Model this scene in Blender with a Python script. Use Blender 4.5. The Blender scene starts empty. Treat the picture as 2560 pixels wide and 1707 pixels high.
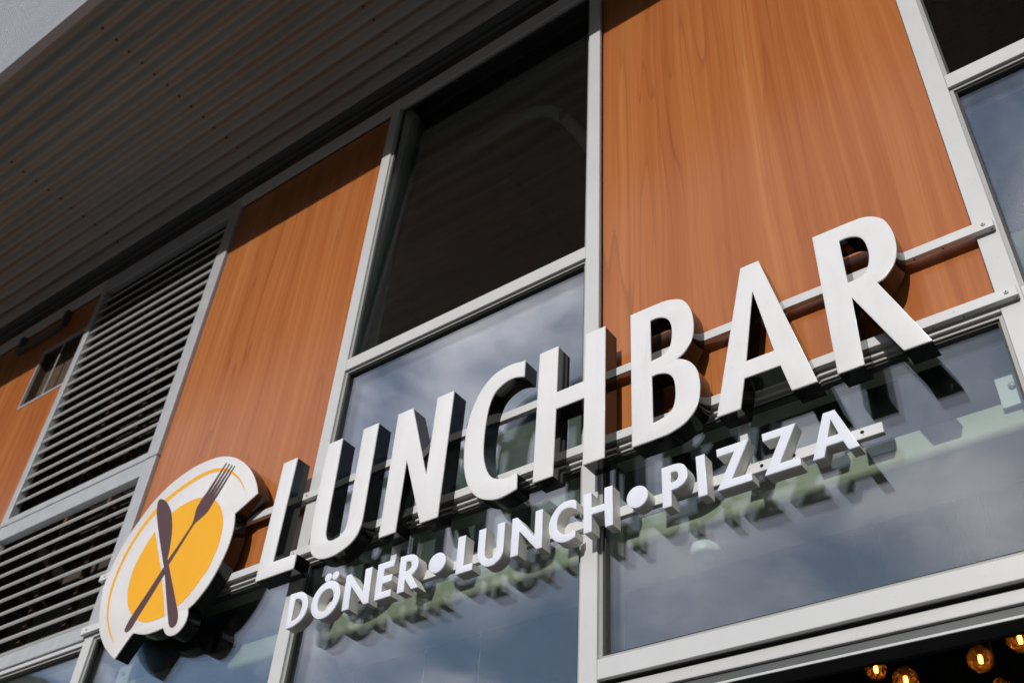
import bpy, bmesh, math, random
from mathutils import Matrix, Vector

random.seed(7)
sc = bpy.context.scene
COL = sc.collection

# ------------------------------------------------------------------ camera
cam_data = bpy.data.cameras.new('camera')
cam = bpy.data.objects.new('camera', cam_data)
COL.objects.link(cam)
sc.camera = cam
RIGHT = Vector((0.8038512, 0.5919863, 0.0580992))
UP = Vector((0.3544274, -0.5551228, 0.7524758))
FWD = Vector((-0.4777075, 0.5842866, 0.6560523))
cam.matrix_world = Matrix((
    (RIGHT.x, UP.x, -FWD.x, 0.0),
    (RIGHT.y, UP.y, -FWD.y, -2.25),
    (RIGHT.z, UP.z, -FWD.z, 1.6),
    (0, 0, 0, 1)))
cam_data.sensor_width = 36.0
cam_data.lens = 36.757
cam_data.clip_start = 0.05
cam_data.clip_end = 5000
cam_data.dof.use_dof = True
cam_data.dof.focus_distance = 3.05
cam_data.dof.aperture_fstop = 4.0

# ------------------------------------------------------------------ light
SUN_K = Vector((0.165, -1.0, 0.45))          # towards the sun
SUN_EL = math.atan2(SUN_K.z, math.hypot(SUN_K.x, SUN_K.y))
SUN_AZ = math.atan2(SUN_K.x, SUN_K.y)
sun_data = bpy.data.lights.new('sun', 'SUN')
sun_data.energy = 3.0
sun_data.angle = math.radians(0.5)
sun_data.color = (1.0, 0.972, 0.93)
sun = bpy.data.objects.new('sun', sun_data)
COL.objects.link(sun)
sun.location = (5, -20, 15)
sun.rotation_euler = SUN_K.to_track_quat('Z', 'Y').to_euler()

world = bpy.data.worlds.new('World')
sc.world = world
world.use_nodes = True
wt = world.node_tree
wt.nodes.clear()
def wn(t, **kw):
    n = wt.nodes.new(t)
    for k, v in kw.items():
        setattr(n, k, v)
    return n
def wl(a, b):
    wt.links.new(a, b)
w_out = wn('ShaderNodeOutputWorld')
w_sky = wn('ShaderNodeTexSky', sky_type='NISHITA', sun_disc=False)
w_sky.sun_elevation = SUN_EL
w_sky.sun_rotation = SUN_AZ
w_sky.air_density = 1.0
w_sky.dust_density = 0.6
w_bg1 = wn('ShaderNodeBackground')
w_bg1.inputs[1].default_value = 0.11
wl(w_sky.outputs[0], w_bg1.inputs[0])
w_bg2 = wn('ShaderNodeBackground')
w_bg2.inputs[1].default_value = 1.35
w_mix = wn('ShaderNodeMixShader')
w_tc = wn('ShaderNodeTexCoord')
w_sep = wn('ShaderNodeSeparateXYZ')
wl(w_tc.outputs['Generated'], w_sep.inputs[0])
w_add = wn('ShaderNodeMath', operation='ADD'); w_add.inputs[1].default_value = 0.22
w_max = wn('ShaderNodeMath', operation='MAXIMUM'); w_max.inputs[1].default_value = 0.0
wl(w_sep.outputs[2], w_max.inputs[0]); wl(w_max.outputs[0], w_add.inputs[0])
w_dx = wn('ShaderNodeMath', operation='DIVIDE'); wl(w_sep.outputs[0], w_dx.inputs[0]); wl(w_add.outputs[0], w_dx.inputs[1])
w_dy = wn('ShaderNodeMath', operation='DIVIDE'); wl(w_sep.outputs[1], w_dy.inputs[0]); wl(w_add.outputs[0], w_dy.inputs[1])
w_cmb = wn('ShaderNodeCombineXYZ'); wl(w_dx.outputs[0], w_cmb.inputs[0]); wl(w_dy.outputs[0], w_cmb.inputs[1])
w_n = wn('ShaderNodeTexNoise'); w_n.inputs['Scale'].default_value = 3.4; w_n.inputs['Detail'].default_value = 9
w_n.inputs['Roughness'].default_value = 0.56; w_n.inputs['Distortion'].default_value = 0.35
w_seed = wn('ShaderNodeVectorMath', operation='ADD'); w_seed.inputs[1].default_value = (9.9, 0.7, 0.0)
wl(w_cmb.outputs[0], w_seed.inputs[0]); wl(w_seed.outputs[0], w_n.inputs['Vector'])
w_r = wn('ShaderNodeValToRGB')
w_r.color_ramp.elements[0].position = 0.40; w_r.color_ramp.elements[0].color = (0.06, 0.06, 0.06, 1)
w_r.color_ramp.elements[1].position = 0.60; w_r.color_ramp.elements[1].color = (1, 1, 1, 1)
wl(w_n.outputs[0], w_r.inputs[0])
w_n2 = wn('ShaderNodeTexNoise'); w_n2.inputs['Scale'].default_value = 4.4; w_n2.inputs['Detail'].default_value = 6
w_off = wn('ShaderNodeVectorMath', operation='ADD'); w_off.inputs[1].default_value = (3.7, 1.3, 0.4)
wl(w_seed.outputs[0], w_off.inputs[0]); wl(w_off.outputs[0], w_n2.inputs['Vector'])
w_r2 = wn('ShaderNodeValToRGB')
w_r2.color_ramp.elements[0].position = 0.32; w_r2.color_ramp.elements[0].color = (0.50, 0.51, 0.63, 1)
w_r2.color_ramp.elements[1].position = 0.68; w_r2.color_ramp.elements[1].color = (1.10, 1.04, 1.09, 1)
wl(w_n2.outputs[0], w_r2.inputs[0]); wl(w_r2.outputs[0], w_bg2.inputs[0])
wl(w_r.outputs[0], w_mix.inputs[0]); wl(w_bg1.outputs[0], w_mix.inputs[1]); wl(w_bg2.outputs[0], w_mix.inputs[2])
wl(w_mix.outputs[0], w_out.inputs[0])

vs = sc.view_settings
vs.view_transform = 'Standard'
vs.look = 'None'
vs.exposure = 0.0
vs.gamma = 1.0
vs.use_curve_mapping = False
sc.cycles.max_bounces = 10
sc.cycles.transparent_max_bounces = 24
sc.cycles.glossy_bounces = 5
sc.cycles.caustics_reflective = False
sc.cycles.caustics_refractive = False
sc.cycles.use_denoising = True

# ------------------------------------------------------------------ materials
def mat(name):
    m = bpy.data.materials.new(name)
    m.use_nodes = True
    nt = m.node_tree
    for n in list(nt.nodes):
        nt.nodes.remove(n)
    out = nt.nodes.new('ShaderNodeOutputMaterial')
    return m, nt, out
def N(nt, t, **kw):
    n = nt.nodes.new(t)
    for k, v in kw.items():
        setattr(n, k, v)
    return n
def bsdf(nt, out, col=(.5, .5, .5), rough=.5, metal=0.0, spec=.5):
    b = N(nt, 'ShaderNodeBsdfPrincipled')
    b.inputs['Base Color'].default_value = (*col, 1)
    b.inputs['Roughness'].default_value = rough
    b.inputs['Metallic'].default_value = metal
    b.inputs['Specular IOR Level'].default_value = spec
    nt.links.new(b.outputs[0], out.inputs[0])
    return b
def noise(nt, vec, scale, detail=4, rough=.5, dist=0.0):
    n = N(nt, 'ShaderNodeTexNoise')
    n.inputs['Scale'].default_value = scale
    n.inputs['Detail'].default_value = detail
    n.inputs['Roughness'].default_value = rough
    n.inputs['Distortion'].default_value = dist
    if vec is not None:
        nt.links.new(vec, n.inputs['Vector'])
    return n.outputs[0]
def ramp(nt, fac, stops):
    r = N(nt, 'ShaderNodeValToRGB')
    e = r.color_ramp.elements
    while len(e) < len(stops):
        e.new(0.5)
    for i, (p, c) in enumerate(stops):
        e[i].position = p
        e[i].color = (*c, 1) if len(c) == 3 else c
    nt.links.new(fac, r.inputs[0])
    return r.outputs[0]
def mapping(nt, vec, scale=(1, 1, 1), loc=(0, 0, 0)):
    m = N(nt, 'ShaderNodeMapping')
    m.inputs['Scale'].default_value = scale
    m.inputs['Location'].default_value = loc
    nt.links.new(vec, m.inputs['Vector'])
    return m.outputs[0]
def mixc(nt, fac, a, b, mode='MIX'):
    m = N(nt, 'ShaderNodeMix', data_type='RGBA', blend_type=mode)
    for s, v in ((m.inputs[0], fac), (m.inputs[6], a), (m.inputs[7], b)):
        if isinstance(v, (int, float)):
            s.default_value = v
        elif isinstance(v, tuple):
            s.default_value = (*v, 1)
        else:
            nt.links.new(v, s)
    return m.outputs[2]
def math_(nt, op, a, b=None):
    m = N(nt, 'ShaderNodeMath', operation=op)
    for s, v in ((m.inputs[0], a), (m.inputs[1], b)):
        if v is None:
            continue
        if isinstance(v, (int, float)):
            s.default_value = v
        else:
            nt.links.new(v, s)
    return m.outputs[0]
def objco(nt, rnd=True):
    tc = N(nt, 'ShaderNodeTexCoord')
    if not rnd:
        return tc.outputs['Object']
    oi = N(nt, 'ShaderNodeObjectInfo')
    mul = math_(nt, 'MULTIPLY', oi.outputs['Random'], 37.0)
    va = N(nt, 'ShaderNodeVectorMath', operation='ADD')
    nt.links.new(tc.outputs['Object'], va.inputs[0])
    cb = N(nt, 'ShaderNodeCombineXYZ')
    for i in range(3):
        nt.links.new(mul, cb.inputs[i])
    nt.links.new(cb.outputs[0], va.inputs[1])
    return va.outputs[0]

def paint(name, c0, c1, rough=.4, scale=6.0, bump=.0, spec=.5, stretch=(1, 1, 1), speck=0.0):
    """painted or metal surface with a little uneven tone, dirt specks and relief"""
    m, nt, out = mat(name)
    b = bsdf(nt, out, c0, rough, 0, spec)
    v = mapping(nt, objco(nt), stretch)
    f = noise(nt, v, scale, 5, .6)
    col = ramp(nt, f, [(.3, c0), (.7, c1)])
    if speck:
        s = noise(nt, v, 90.0, 2, .5)
        sm = ramp(nt, s, [(.69, (0, 0, 0)), (.735, (1, 1, 1))])
        col = mixc(nt, math_(nt, 'MULTIPLY', sm, speck), col, tuple(x * .45 for x in c0))
    nt.links.new(col, b.inputs['Base Color'])
    r = math_(nt, 'ADD', math_(nt, 'MULTIPLY', noise(nt, v, scale * 3, 3), .18), rough - .09)
    nt.links.new(r, b.inputs['Roughness'])
    if bump:
        bp = N(nt, 'ShaderNodeBump')
        bp.inputs['Strength'].default_value = bump
        bp.inputs['Distance'].default_value = .002
        nt.links.new(noise(nt, v, scale * 20, 2), bp.inputs['Height'])
        nt.links.new(bp.outputs[0], b.inputs['Normal'])
    return m

M = {}
M['alu'] = paint('light_grey_powder_coat', (.53, .535, .535), (.57, .575, .575), .38, 5, speck=.25)
M['rail'] = paint('white_rail_paint', (.58, .585, .58), (.64, .645, .64), .35, 8, speck=.5)
M['galv'] = paint('bare_aluminium_paint', (.36, .375, .39), (.44, .45, .465), .36, 14, spec=.7)
M['slat'] = paint('louvre_slat_paint', (.30, .305, .30), (.36, .36, .35), .4, 10)
M['dark_metal'] = paint('dark_grey_metal', (.06, .065, .065), (.085, .09, .09), .5, 8)
M['gasket'] = paint('black_rubber', (.012, .012, .012), (.02, .02, .02), .6, 20)
M['mull_body'] = paint('inner_mullion_paint', (.58, .61, .58), (.64, .67, .64), .45, 6)
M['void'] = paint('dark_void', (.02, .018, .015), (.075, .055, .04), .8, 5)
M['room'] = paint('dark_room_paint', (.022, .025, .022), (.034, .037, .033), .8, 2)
M['beam'] = paint('pale_green_beam_paint', (.50, .50, .385), (.58, .58, .455), .55, 3)
M['web'] = paint('dark_green_grey_web', (.10, .115, .10), (.14, .155, .135), .6, 3)
M['soffit'] = paint('grey_soffit_sheet', (.255, .265, .25), (.335, .34, .32), .36, 2.5, stretch=(.25, 2.0, 2.0), speck=.35)
M['fascia'] = paint('white_fascia_sheet', (.44, .46, .49), (.48, .50, .53), .4, 4, stretch=(.3, 1, 1))
M['steel'] = paint('steel_screw', (.45, .45, .45), (.6, .6, .6), .28, 30, spec=.9)
M['rust'] = paint('rusty_screw', (.05, .03, .02), (.09, .05, .03), .7, 30)
M['hole'] = paint('hole_black', (.004, .004, .004), (.006, .006, .006), .9, 10)
M['ground'] = paint('asphalt', (.09, .088, .084), (.13, .127, .12), .85, 1.5, bump=.4)
M['blocker'] = paint('sky_blocker_green', (.018, .026, .012), (.04, .055, .024), .8, .6)  # dark green for the unseen ring added to cut low sky light
M['white_plastic'] = paint('white_plastic', (.72, .73, .72), (.78, .78, .77), .4, 8)
M['duct'] = paint('grey_duct', (.78, .82, .78), (.84, .88, .84), .5, 12)
M['yellow_print'] = paint('yellow_print', (.82, .39, .010), (.86, .415, .014), .45, 4, spec=.3)
M['brown_print'] = paint('aubergine_print', (.072, .030, .033), (.082, .036, .039), .45, 4)
M['small_side'] = paint('cream_letter_side', (.74, .73, .67), (.82, .80, .74), .45, 14, speck=.4)
M['brass'] = paint('brass', (.35, .22, .08), (.4, .26, .1), .35, 30)

def gloss_black():
    m, nt, out = mat('glossy_black_acrylic')
    b = bsdf(nt, out, (.006, .006, .006), .09, 0, .5)
    v = objco(nt)
    nt.links.new(math_(nt, 'ADD', math_(nt, 'MULTIPLY', noise(nt, v, 25, 4), .12), .03), b.inputs['Roughness'])
    s = ramp(nt, noise(nt, v, 70, 2), [(.71, (.006, .006, .006)), (.76, (.05, .05, .048))])
    nt.links.new(s, b.inputs['Base Color'])
    return m
M['black'] = gloss_black()

def acrylic(name, c, glow=0.0):
    m, nt, out = mat(name)
    b = bsdf(nt, out, c, .22, 0, .5)
    v = objco(nt)
    s = ramp(nt, noise(nt, v, 55, 2), [(.72, c), (.77, tuple(x * .8 for x in c))])
    dr = ramp(nt, noise(nt, mapping(nt, v, (40, 1, 2.2)), 1.0, 3, .5), [(.55, (1, 1, 1)), (.85, (.965, .96, .955))])
    cl = ramp(nt, noise(nt, v, 9, 4, .6), [(.35, (1, 1, 1)), (.75, (.955, .955, .95))])
    s = mixc(nt, 1.0, mixc(nt, 1.0, s, dr, 'MULTIPLY'), cl, 'MULTIPLY')
    nt.links.new(s, b.inputs['Base Color'])
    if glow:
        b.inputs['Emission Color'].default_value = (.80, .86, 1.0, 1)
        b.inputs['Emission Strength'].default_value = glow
    b.inputs['Subsurface Weight'].default_value = 1.0
    b.inputs['Subsurface Radius'].default_value = (1.0, 1.0, 1.0)
    b.inputs['Subsurface Scale'].default_value = 0.008
    nt.links.new(math_(nt, 'ADD', math_(nt, 'MULTIPLY', noise(nt, v, 20, 3), .1), .15), b.inputs['Roughness'])
    return m
M['face'] = acrylic('white_acrylic', (.755, .755, .755))
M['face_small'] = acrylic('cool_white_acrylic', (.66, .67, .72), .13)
M['face_logo'] = acrylic('warm_white_acrylic', (.74, .72, .72))

def glass(name, f0, power, tint, dirt=.02, wave=.0035, wscale=1.6):
    m, nt, out = mat(name)
    tr = N(nt, 'ShaderNodeBsdfTransparent')
    tr.inputs[0].default_value = (*tint, 1)
    gl = N(nt, 'ShaderNodeBsdfGlossy')
    gl.inputs['Roughness'].default_value = 0.0
    gl.inputs['Color'].default_value = (.94, .955, 1.0, 1)
    lw = N(nt, 'ShaderNodeLayerWeight')
    lw.inputs[0].default_value = .5
    p = math_(nt, 'POWER', lw.outputs['Facing'], power)
    f = math_(nt, 'ADD', math_(nt, 'MULTIPLY', p, 1 - f0), f0)
    mx = N(nt, 'ShaderNodeMixShader')
    nt.links.new(f, mx.inputs[0])
    nt.links.new(tr.outputs[0], mx.inputs[1])
    nt.links.new(gl.outputs[0], mx.inputs[2])
    df = N(nt, 'ShaderNodeBsdfDiffuse')
    df.inputs[0].default_value = (.5, .5, .48, 1)
    v = objco(nt)
    bp = N(nt, 'ShaderNodeBump')
    bp.inputs['Strength'].default_value = 1.0
    bp.inputs['Distance'].default_value = wave
    nt.links.new(noise(nt, v, wscale, 2, .5), bp.inputs['Height'])
    nt.links.new(bp.outputs[0], gl.inputs['Normal'])
    streak = ramp(nt, noise(nt, mapping(nt, v, (9, 1, .9)), 3, 6, .7), [(.45, (0, 0, 0)), (.75, (1, 1, 1))])
    spots = ramp(nt, noise(nt, v, 60, 1), [(.74, (0, 0, 0)), (.78, (1, 1, 1))])
    dd = math_(nt, 'ADD', math_(nt, 'MULTIPLY', streak, dirt), math_(nt, 'MULTIPLY', spots, dirt * 4))
    mx2 = N(nt, 'ShaderNodeMixShader')
    nt.links.new(dd, mx2.inputs[0])
    nt.links.new(mx.outputs[0], mx2.inputs[1])
    nt.links.new(df.outputs[0], mx2.inputs[2])
    nt.links.new(mx2.outputs[0], out.inputs[0])
    return m
M['glass_out'] = glass('outer_window_glass', .075, 2.6, (.95, .975, .965), .006)
M['glass_in'] = glass('inner_window_glass', .070, 2.6, (.95, .975, .965), .0)
M['glass_up'] = glass('upper_window_glass', .035, 3.4, (.90, .93, .92), .003)
def globe_mat():
    m, nt, out = mat('amber_globe_glass')
    tr = N(nt, 'ShaderNodeBsdfTransparent'); tr.inputs[0].default_value = (.62, .38, .17, 1)
    tl = N(nt, 'ShaderNodeBsdfTranslucent'); tl.inputs[0].default_value = (.85, .42, .12, 1)
    gl = N(nt, 'ShaderNodeBsdfGlossy'); gl.inputs['Roughness'].default_value = .06; gl.inputs['Color'].default_value = (1, .75, .45, 1)
    v = objco(nt)
    bp = N(nt, 'ShaderNodeBump'); bp.inputs['Strength'].default_value = 1.0; bp.inputs['Distance'].default_value = .02
    nt.links.new(noise(nt, v, 45, 2), bp.inputs['Height'])
    nt.links.new(bp.outputs[0], gl.inputs['Normal'])
    lw = N(nt, 'ShaderNodeLayerWeight'); lw.inputs[0].default_value = .5
    f = math_(nt, 'ADD', math_(nt, 'MULTIPLY', math_(nt, 'POWER', lw.outputs['Facing'], 2.5), .7), .14)
    m1 = N(nt, 'ShaderNodeMixShader'); m1.inputs[0].default_value = .018
    nt.links.new(tr.outputs[0], m1.inputs[1]); nt.links.new(tl.outputs[0], m1.inputs[2])
    m2 = N(nt, 'ShaderNodeMixShader'); nt.links.new(f, m2.inputs[0])
    nt.links.new(m1.outputs[0], m2.inputs[1]); nt.links.new(gl.outputs[0], m2.inputs[2])
    nt.links.new(m2.outputs[0], out.inputs[0])
    return m
M['globe'] = globe_mat()

def wood():
    m, nt, out = mat('cherry_wood_laminate')
    b = bsdf(nt, out, (.45, .16, .06), .30, 0, .36)
    co = objco(nt)
    warp = noise(nt, mapping(nt, co, (2.0, 1, .35)), 1.0, 3, .5)
    sx = N(nt, 'ShaderNodeSeparateXYZ'); nt.links.new(co, sx.inputs[0])
    wx = math_(nt, 'ADD', sx.outputs[0], math_(nt, 'MULTIPLY', math_(nt, 'SUBTRACT', warp, .5), .16))
    wc = N(nt, 'ShaderNodeCombineXYZ')
    nt.links.new(wx, wc.inputs[0]); nt.links.new(sx.outputs[2], wc.inputs[2])
    wv = wc.outputs[0]
    big = noise(nt, mapping(nt, wv, (6.5, 1, .10)), 1.0, 3, .55)
    med = noise(nt, mapping(nt, wv, (34, 1, .28)), 1.0, 4, .6)
    fine = noise(nt, mapping(nt, wv, (260, 1, 1.6)), 1.0, 3, .6)
    ringf = noise(nt, mapping(nt, co, (4.6, 1, .16)), 1.0, 2.0, .4, .25)
    fr = math_(nt, 'FRACT', math_(nt, 'MULTIPLY', ringf, 26.0))
    line = ramp(nt, fr, [(0, (1, 1, 1)), (.10, (.25, .25, .25)), (.35, (0, 0, 0)), (.97, (0, 0, 0)), (1, (1, 1, 1))])
    lm = ramp(nt, noise(nt, mapping(nt, co, (3.5, 1, .5), (4, 0, 2)), 1.0, 2), [(.40, (0, 0, 0)), (.60, (1, 1, 1))])
    c = ramp(nt, big, [(.28, (.29, .075, .016)), (.5, (.39, .119, .028)), (.72, (.48, .182, .055))])
    c = mixc(nt, .42, c, ramp(nt, med, [(.28, (.27, .068, .014)), (.5, (.39, .119, .030)), (.72, (.54, .222, .073))]))
    c = mixc(nt, .20, c, ramp(nt, fine, [(.3, (.27, .078, .022)), (.7, (.54, .21, .08))]))
    dark = mixc(nt, math_(nt, 'MULTIPLY', math_(nt, 'MULTIPLY', line, lm), .50), c, (.19, .05, .015))
    nt.links.new(dark, b.inputs['Base Color'])
    nt.links.new(math_(nt, 'ADD', math_(nt, 'MULTIPLY', med, .10), .17), b.inputs['Roughness'])
    bp = N(nt, 'ShaderNodeBump')
    bp.inputs['Strength'].default_value = .12
    bp.inputs['Distance'].default_value = .0006
    nt.links.new(fine, bp.inputs['Height'])
    nt.links.new(bp.outputs[0], b.inputs['Normal'])
    return m
M['wood'] = wood()

def emis(name, c, s):
    m, nt, out = mat(name)
    e = N(nt, 'ShaderNodeEmission')
    e.inputs[0].default_value = (*c, 1)
    e.inputs[1].default_value = s
    nt.links.new(e.outputs[0], out.inputs[0])
    return m
M['filament'] = emis('glowing_filament', (1.0, .56, .16), 26.0)

# ------------------------------------------------------------------ mesh helpers
def link(name, me, parent=None, loc=(0, 0, 0)):
    o = bpy.data.objects.new(name, me)
    COL.objects.link(o)
    o.location = loc
    if parent is not None:
        o.parent = parent
    return o
def thing(name, label, cat, loc=(0, 0, 0), group=None):
    o = bpy.data.objects.new(name, None)
    COL.objects.link(o)
    o.empty_display_size = .05
    o.location = loc
    o['label'] = label
    o['category'] = cat
    if group:
        o['group'] = group
    return o
class MB:
    """collects simple shapes; build() makes one mesh object whose origin is `org`"""
    def __init__(self):
        self.v, self.f, self.s = [], [], []
    def box(self, x0, x1, y0, y1, z0, z1, smooth=False):
        b = len(self.v)
        self.v += [(x0, y0, z0), (x1, y0, z0), (x1, y1, z0), (x0, y1, z0), (x0, y0, z1), (x1, y0, z1), (x1, y1, z1), (x0, y1, z1)]
        for q in ((0, 3, 2, 1), (4, 5, 6, 7), (0, 1, 5, 4), (1, 2, 6, 5), (2, 3, 7, 6), (3, 0, 4, 7)):
            self.f.append(tuple(b + i for i in q)); self.s.append(smooth)
        return self
    def prism_x(self, prof, x0, x1):
        """closed profile of (y, z) points swept along x"""
        b = len(self.v); n = len(prof)
        self.v += [(x0, y, z) for y, z in prof] + [(x1, y, z) for y, z in prof]
        self.f.append(tuple(b + i for i in range(n))); self.s.append(False)
        self.f.append(tuple(b + n + i for i in reversed(range(n)))); self.s.append(False)
        for i in range(n):
            j = (i + 1) % n
            self.f.append((b + i, b + n + i, b + n + j, b + j)); self.s.append(False)
        return self
    def cyl(self, p0, p1, r0, r1=None, seg=16, cap=True):
        r1 = r0 if r1 is None else r1
        p0, p1 = Vector(p0), Vector(p1)
        q = (p1 - p0).to_track_quat('Z', 'Y')
        b = len(self.v)
        for p, r in ((p0, r0), (p1, r1)):
            for i in range(seg):
                a = 2 * math.pi * i / seg
                self.v.append(tuple(p + q @ Vector((r * math.cos(a), r * math.sin(a), 0))))
        for i in range(seg):
            j = (i + 1) % seg
            self.f.append((b + i, b + j, b + seg + j, b + seg + i)); self.s.append(True)
        if cap:
            self.f.append(tuple(b + i for i in reversed(range(seg)))); self.s.append(False)
            self.f.append(tuple(b + seg + i for i in range(seg))); self.s.append(False)
        return self
    def lathe(self, prof, c, axis='Z', seg=24):
        """prof: (radius, height) along axis from point c"""
        b = len(self.v); n = len(prof)
        for r, h in prof:
            for i in range(seg):
                a = 2 * math.pi * i / seg
                x, y = r * math.cos(a), r * math.sin(a)
                p = (x, y, h) if axis == 'Z' else (x, -h, y)
                self.v.append((c[0] + p[0], c[1] + p[1], c[2] + p[2]))
        for k in range(n - 1):
            for i in range(seg):
                j = (i + 1) % seg
                self.f.append((b + k * seg + i, b + k * seg + j, b + (k + 1) * seg + j, b + (k + 1) * seg + i)); self.s.append(True)
        return self
    def tube(self, pts, r, seg=12):
        pts = [Vector(p) for p in pts]
        b = len(self.v); n = len(pts)
        for i, p in enumerate(pts):
            d = (pts[min(i + 1, n - 1)] - pts[max(i - 1, 0)]).normalized()
            q = d.to_track_quat('Z', 'Y')
            for k in range(seg):
                a = 2 * math.pi * k / seg
                self.v.append(tuple(p + q @ Vector((r * math.cos(a), r * math.sin(a), 0))))
        for i in range(n - 1):
            for k in range(seg):
                j = (k + 1) % seg
                self.f.append((b + i * seg + k, b + i * seg + j, b + (i + 1) * seg + j, b + (i + 1) * seg + k)); self.s.append(True)
        return self
    def mesh(self, name, m, org=(0, 0, 0), bevel=0.0, segs=2):
        me = bpy.data.meshes.new(name)
        me.from_pydata([(x - org[0], y - org[1], z - org[2]) for x, y, z in self.v], [], self.f)
        bm = bmesh.new(); bm.from_mesh(me)
        bmesh.ops.recalc_face_normals(bm, faces=bm.faces)
        if bevel:
            bmesh.ops.bevel(bm, geom=[e for e in bm.edges if e.calc_face_angle(0) > .6], offset=bevel, segments=segs, affect='EDGES', profile=.5)
            for f in bm.faces:
                f.smooth = False
        bm.to_mesh(me); bm.free()
        if not bevel:
            for p, s in zip(me.polygons, self.s):
                p.use_smooth = s
        me.materials.append(m)
        return me
    def build(self, name, m, parent=None, org=(0, 0, 0), bevel=0.0, segs=2):
        """org: absolute origin; the parent is assumed to sit at the sum of its chain's locations"""
        me = self.mesh(name, m, org, bevel, segs)
        po = Vector((0, 0, 0)); p = parent
        while p is not None:
            po += p.location; p = p.parent
        return link(name, me, parent, Vector(org) - po)

def spline(pts, sub=6):
    """closed outline: third value marks a corner; other points are joined by a Catmull-Rom curve"""
    n = len(pts)
    P = [Vector((p[0], p[1])) for p in pts]
    Cn = [len(p) > 2 for p in pts]
    out = []
    for i in range(n):
        a, b = P[i], P[(i + 1) % n]
        ca, cb = Cn[i], Cn[(i + 1) % n]
        out.append(a)
        if ca and cb:
            continue
        pm = P[i - 1] if not ca else a + (a - b)
        pn = P[(i + 2) % n] if not cb else b + (b - a)
        d1 = max((b - a).length, 1e-9)
        # centripetal-ish tangents, scaled to the segment so uneven spacing does not overshoot
        t0 = (b - pm); t1 = (pn - a)
        t0 = t0 * (d1 / max(t0.length, 1e-9)) if not ca else (b - a)
        t1 = t1 * (d1 / max(t1.length, 1e-9)) if not cb else (b - a)
        for k in range(1, sub):
            t = k / sub
            h00 = 2 * t**3 - 3 * t**2 + 1; h10 = t**3 - 2 * t**2 + t
            h01 = -2 * t**3 + 3 * t**2; h11 = t**3 - t**2
            out.append(a * h00 + t0 * h10 + b * h01 + t1 * h11)
    return out
def circle(cx, cz, rx, rz=None, seg=48):
    rz = rx if rz is None else rz
    return [Vector((cx + rx * math.cos(2 * math.pi * i / seg), cz + rz * math.sin(2 * math.pi * i / seg))) for i in range(seg)]
def plate_mesh(name, loops, y0, y1, m, org, bevel=0.0, offset=0.0):
    """outline loops in the facade plane (x, z), extruded from y0 (front) back to y1"""
    cu = bpy.data.curves.new(name, 'CURVE')
    cu.dimensions = '2D'
    cu.fill_mode = 'BOTH'
    for lp in loops:
        sp = cu.splines.new('POLY')
        sp.points.add(len(lp) - 1)
        for q, p in zip(sp.points, lp):
            q.co = (p[0] - org[0], p[1] - org[2], 0, 1)
        sp.use_cyclic_u = True
    h = (y1 - y0) / 2
    cu.extrude = h - bevel
    cu.bevel_depth = bevel
    cu.bevel_resolution = 2
    cu.offset = offset - bevel
    tmp = bpy.data.objects.new('tmp', cu)
    COL.objects.link(tmp)
    dg = bpy.context.evaluated_depsgraph_get()
    me = bpy.data.meshes.new_from_object(tmp.evaluated_get(dg))
    bpy.data.objects.remove(tmp)
    bpy.data.curves.remove(cu)
    ym = (y0 + y1) / 2 - org[1]
    for v in me.vertices:
        x, y, z = v.co
        v.co = (x, ym - z, y)
    bm = bmesh.new(); bm.from_mesh(me)
    bmesh.ops.remove_doubles(bm, verts=bm.verts, dist=2e-5)
    bmesh.ops.recalc_face_normals(bm, faces=bm.faces)
    for f in bm.faces:
        f.smooth = True
    for e in bm.edges:
        if len(e.link_faces) == 2 and e.calc_face_angle(0) > math.radians(32):
            e.smooth = False
    bm.to_mesh(me); bm.free()
    me.materials.clear()
    me.materials.append(m)
    me.name = name
    return me

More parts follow.
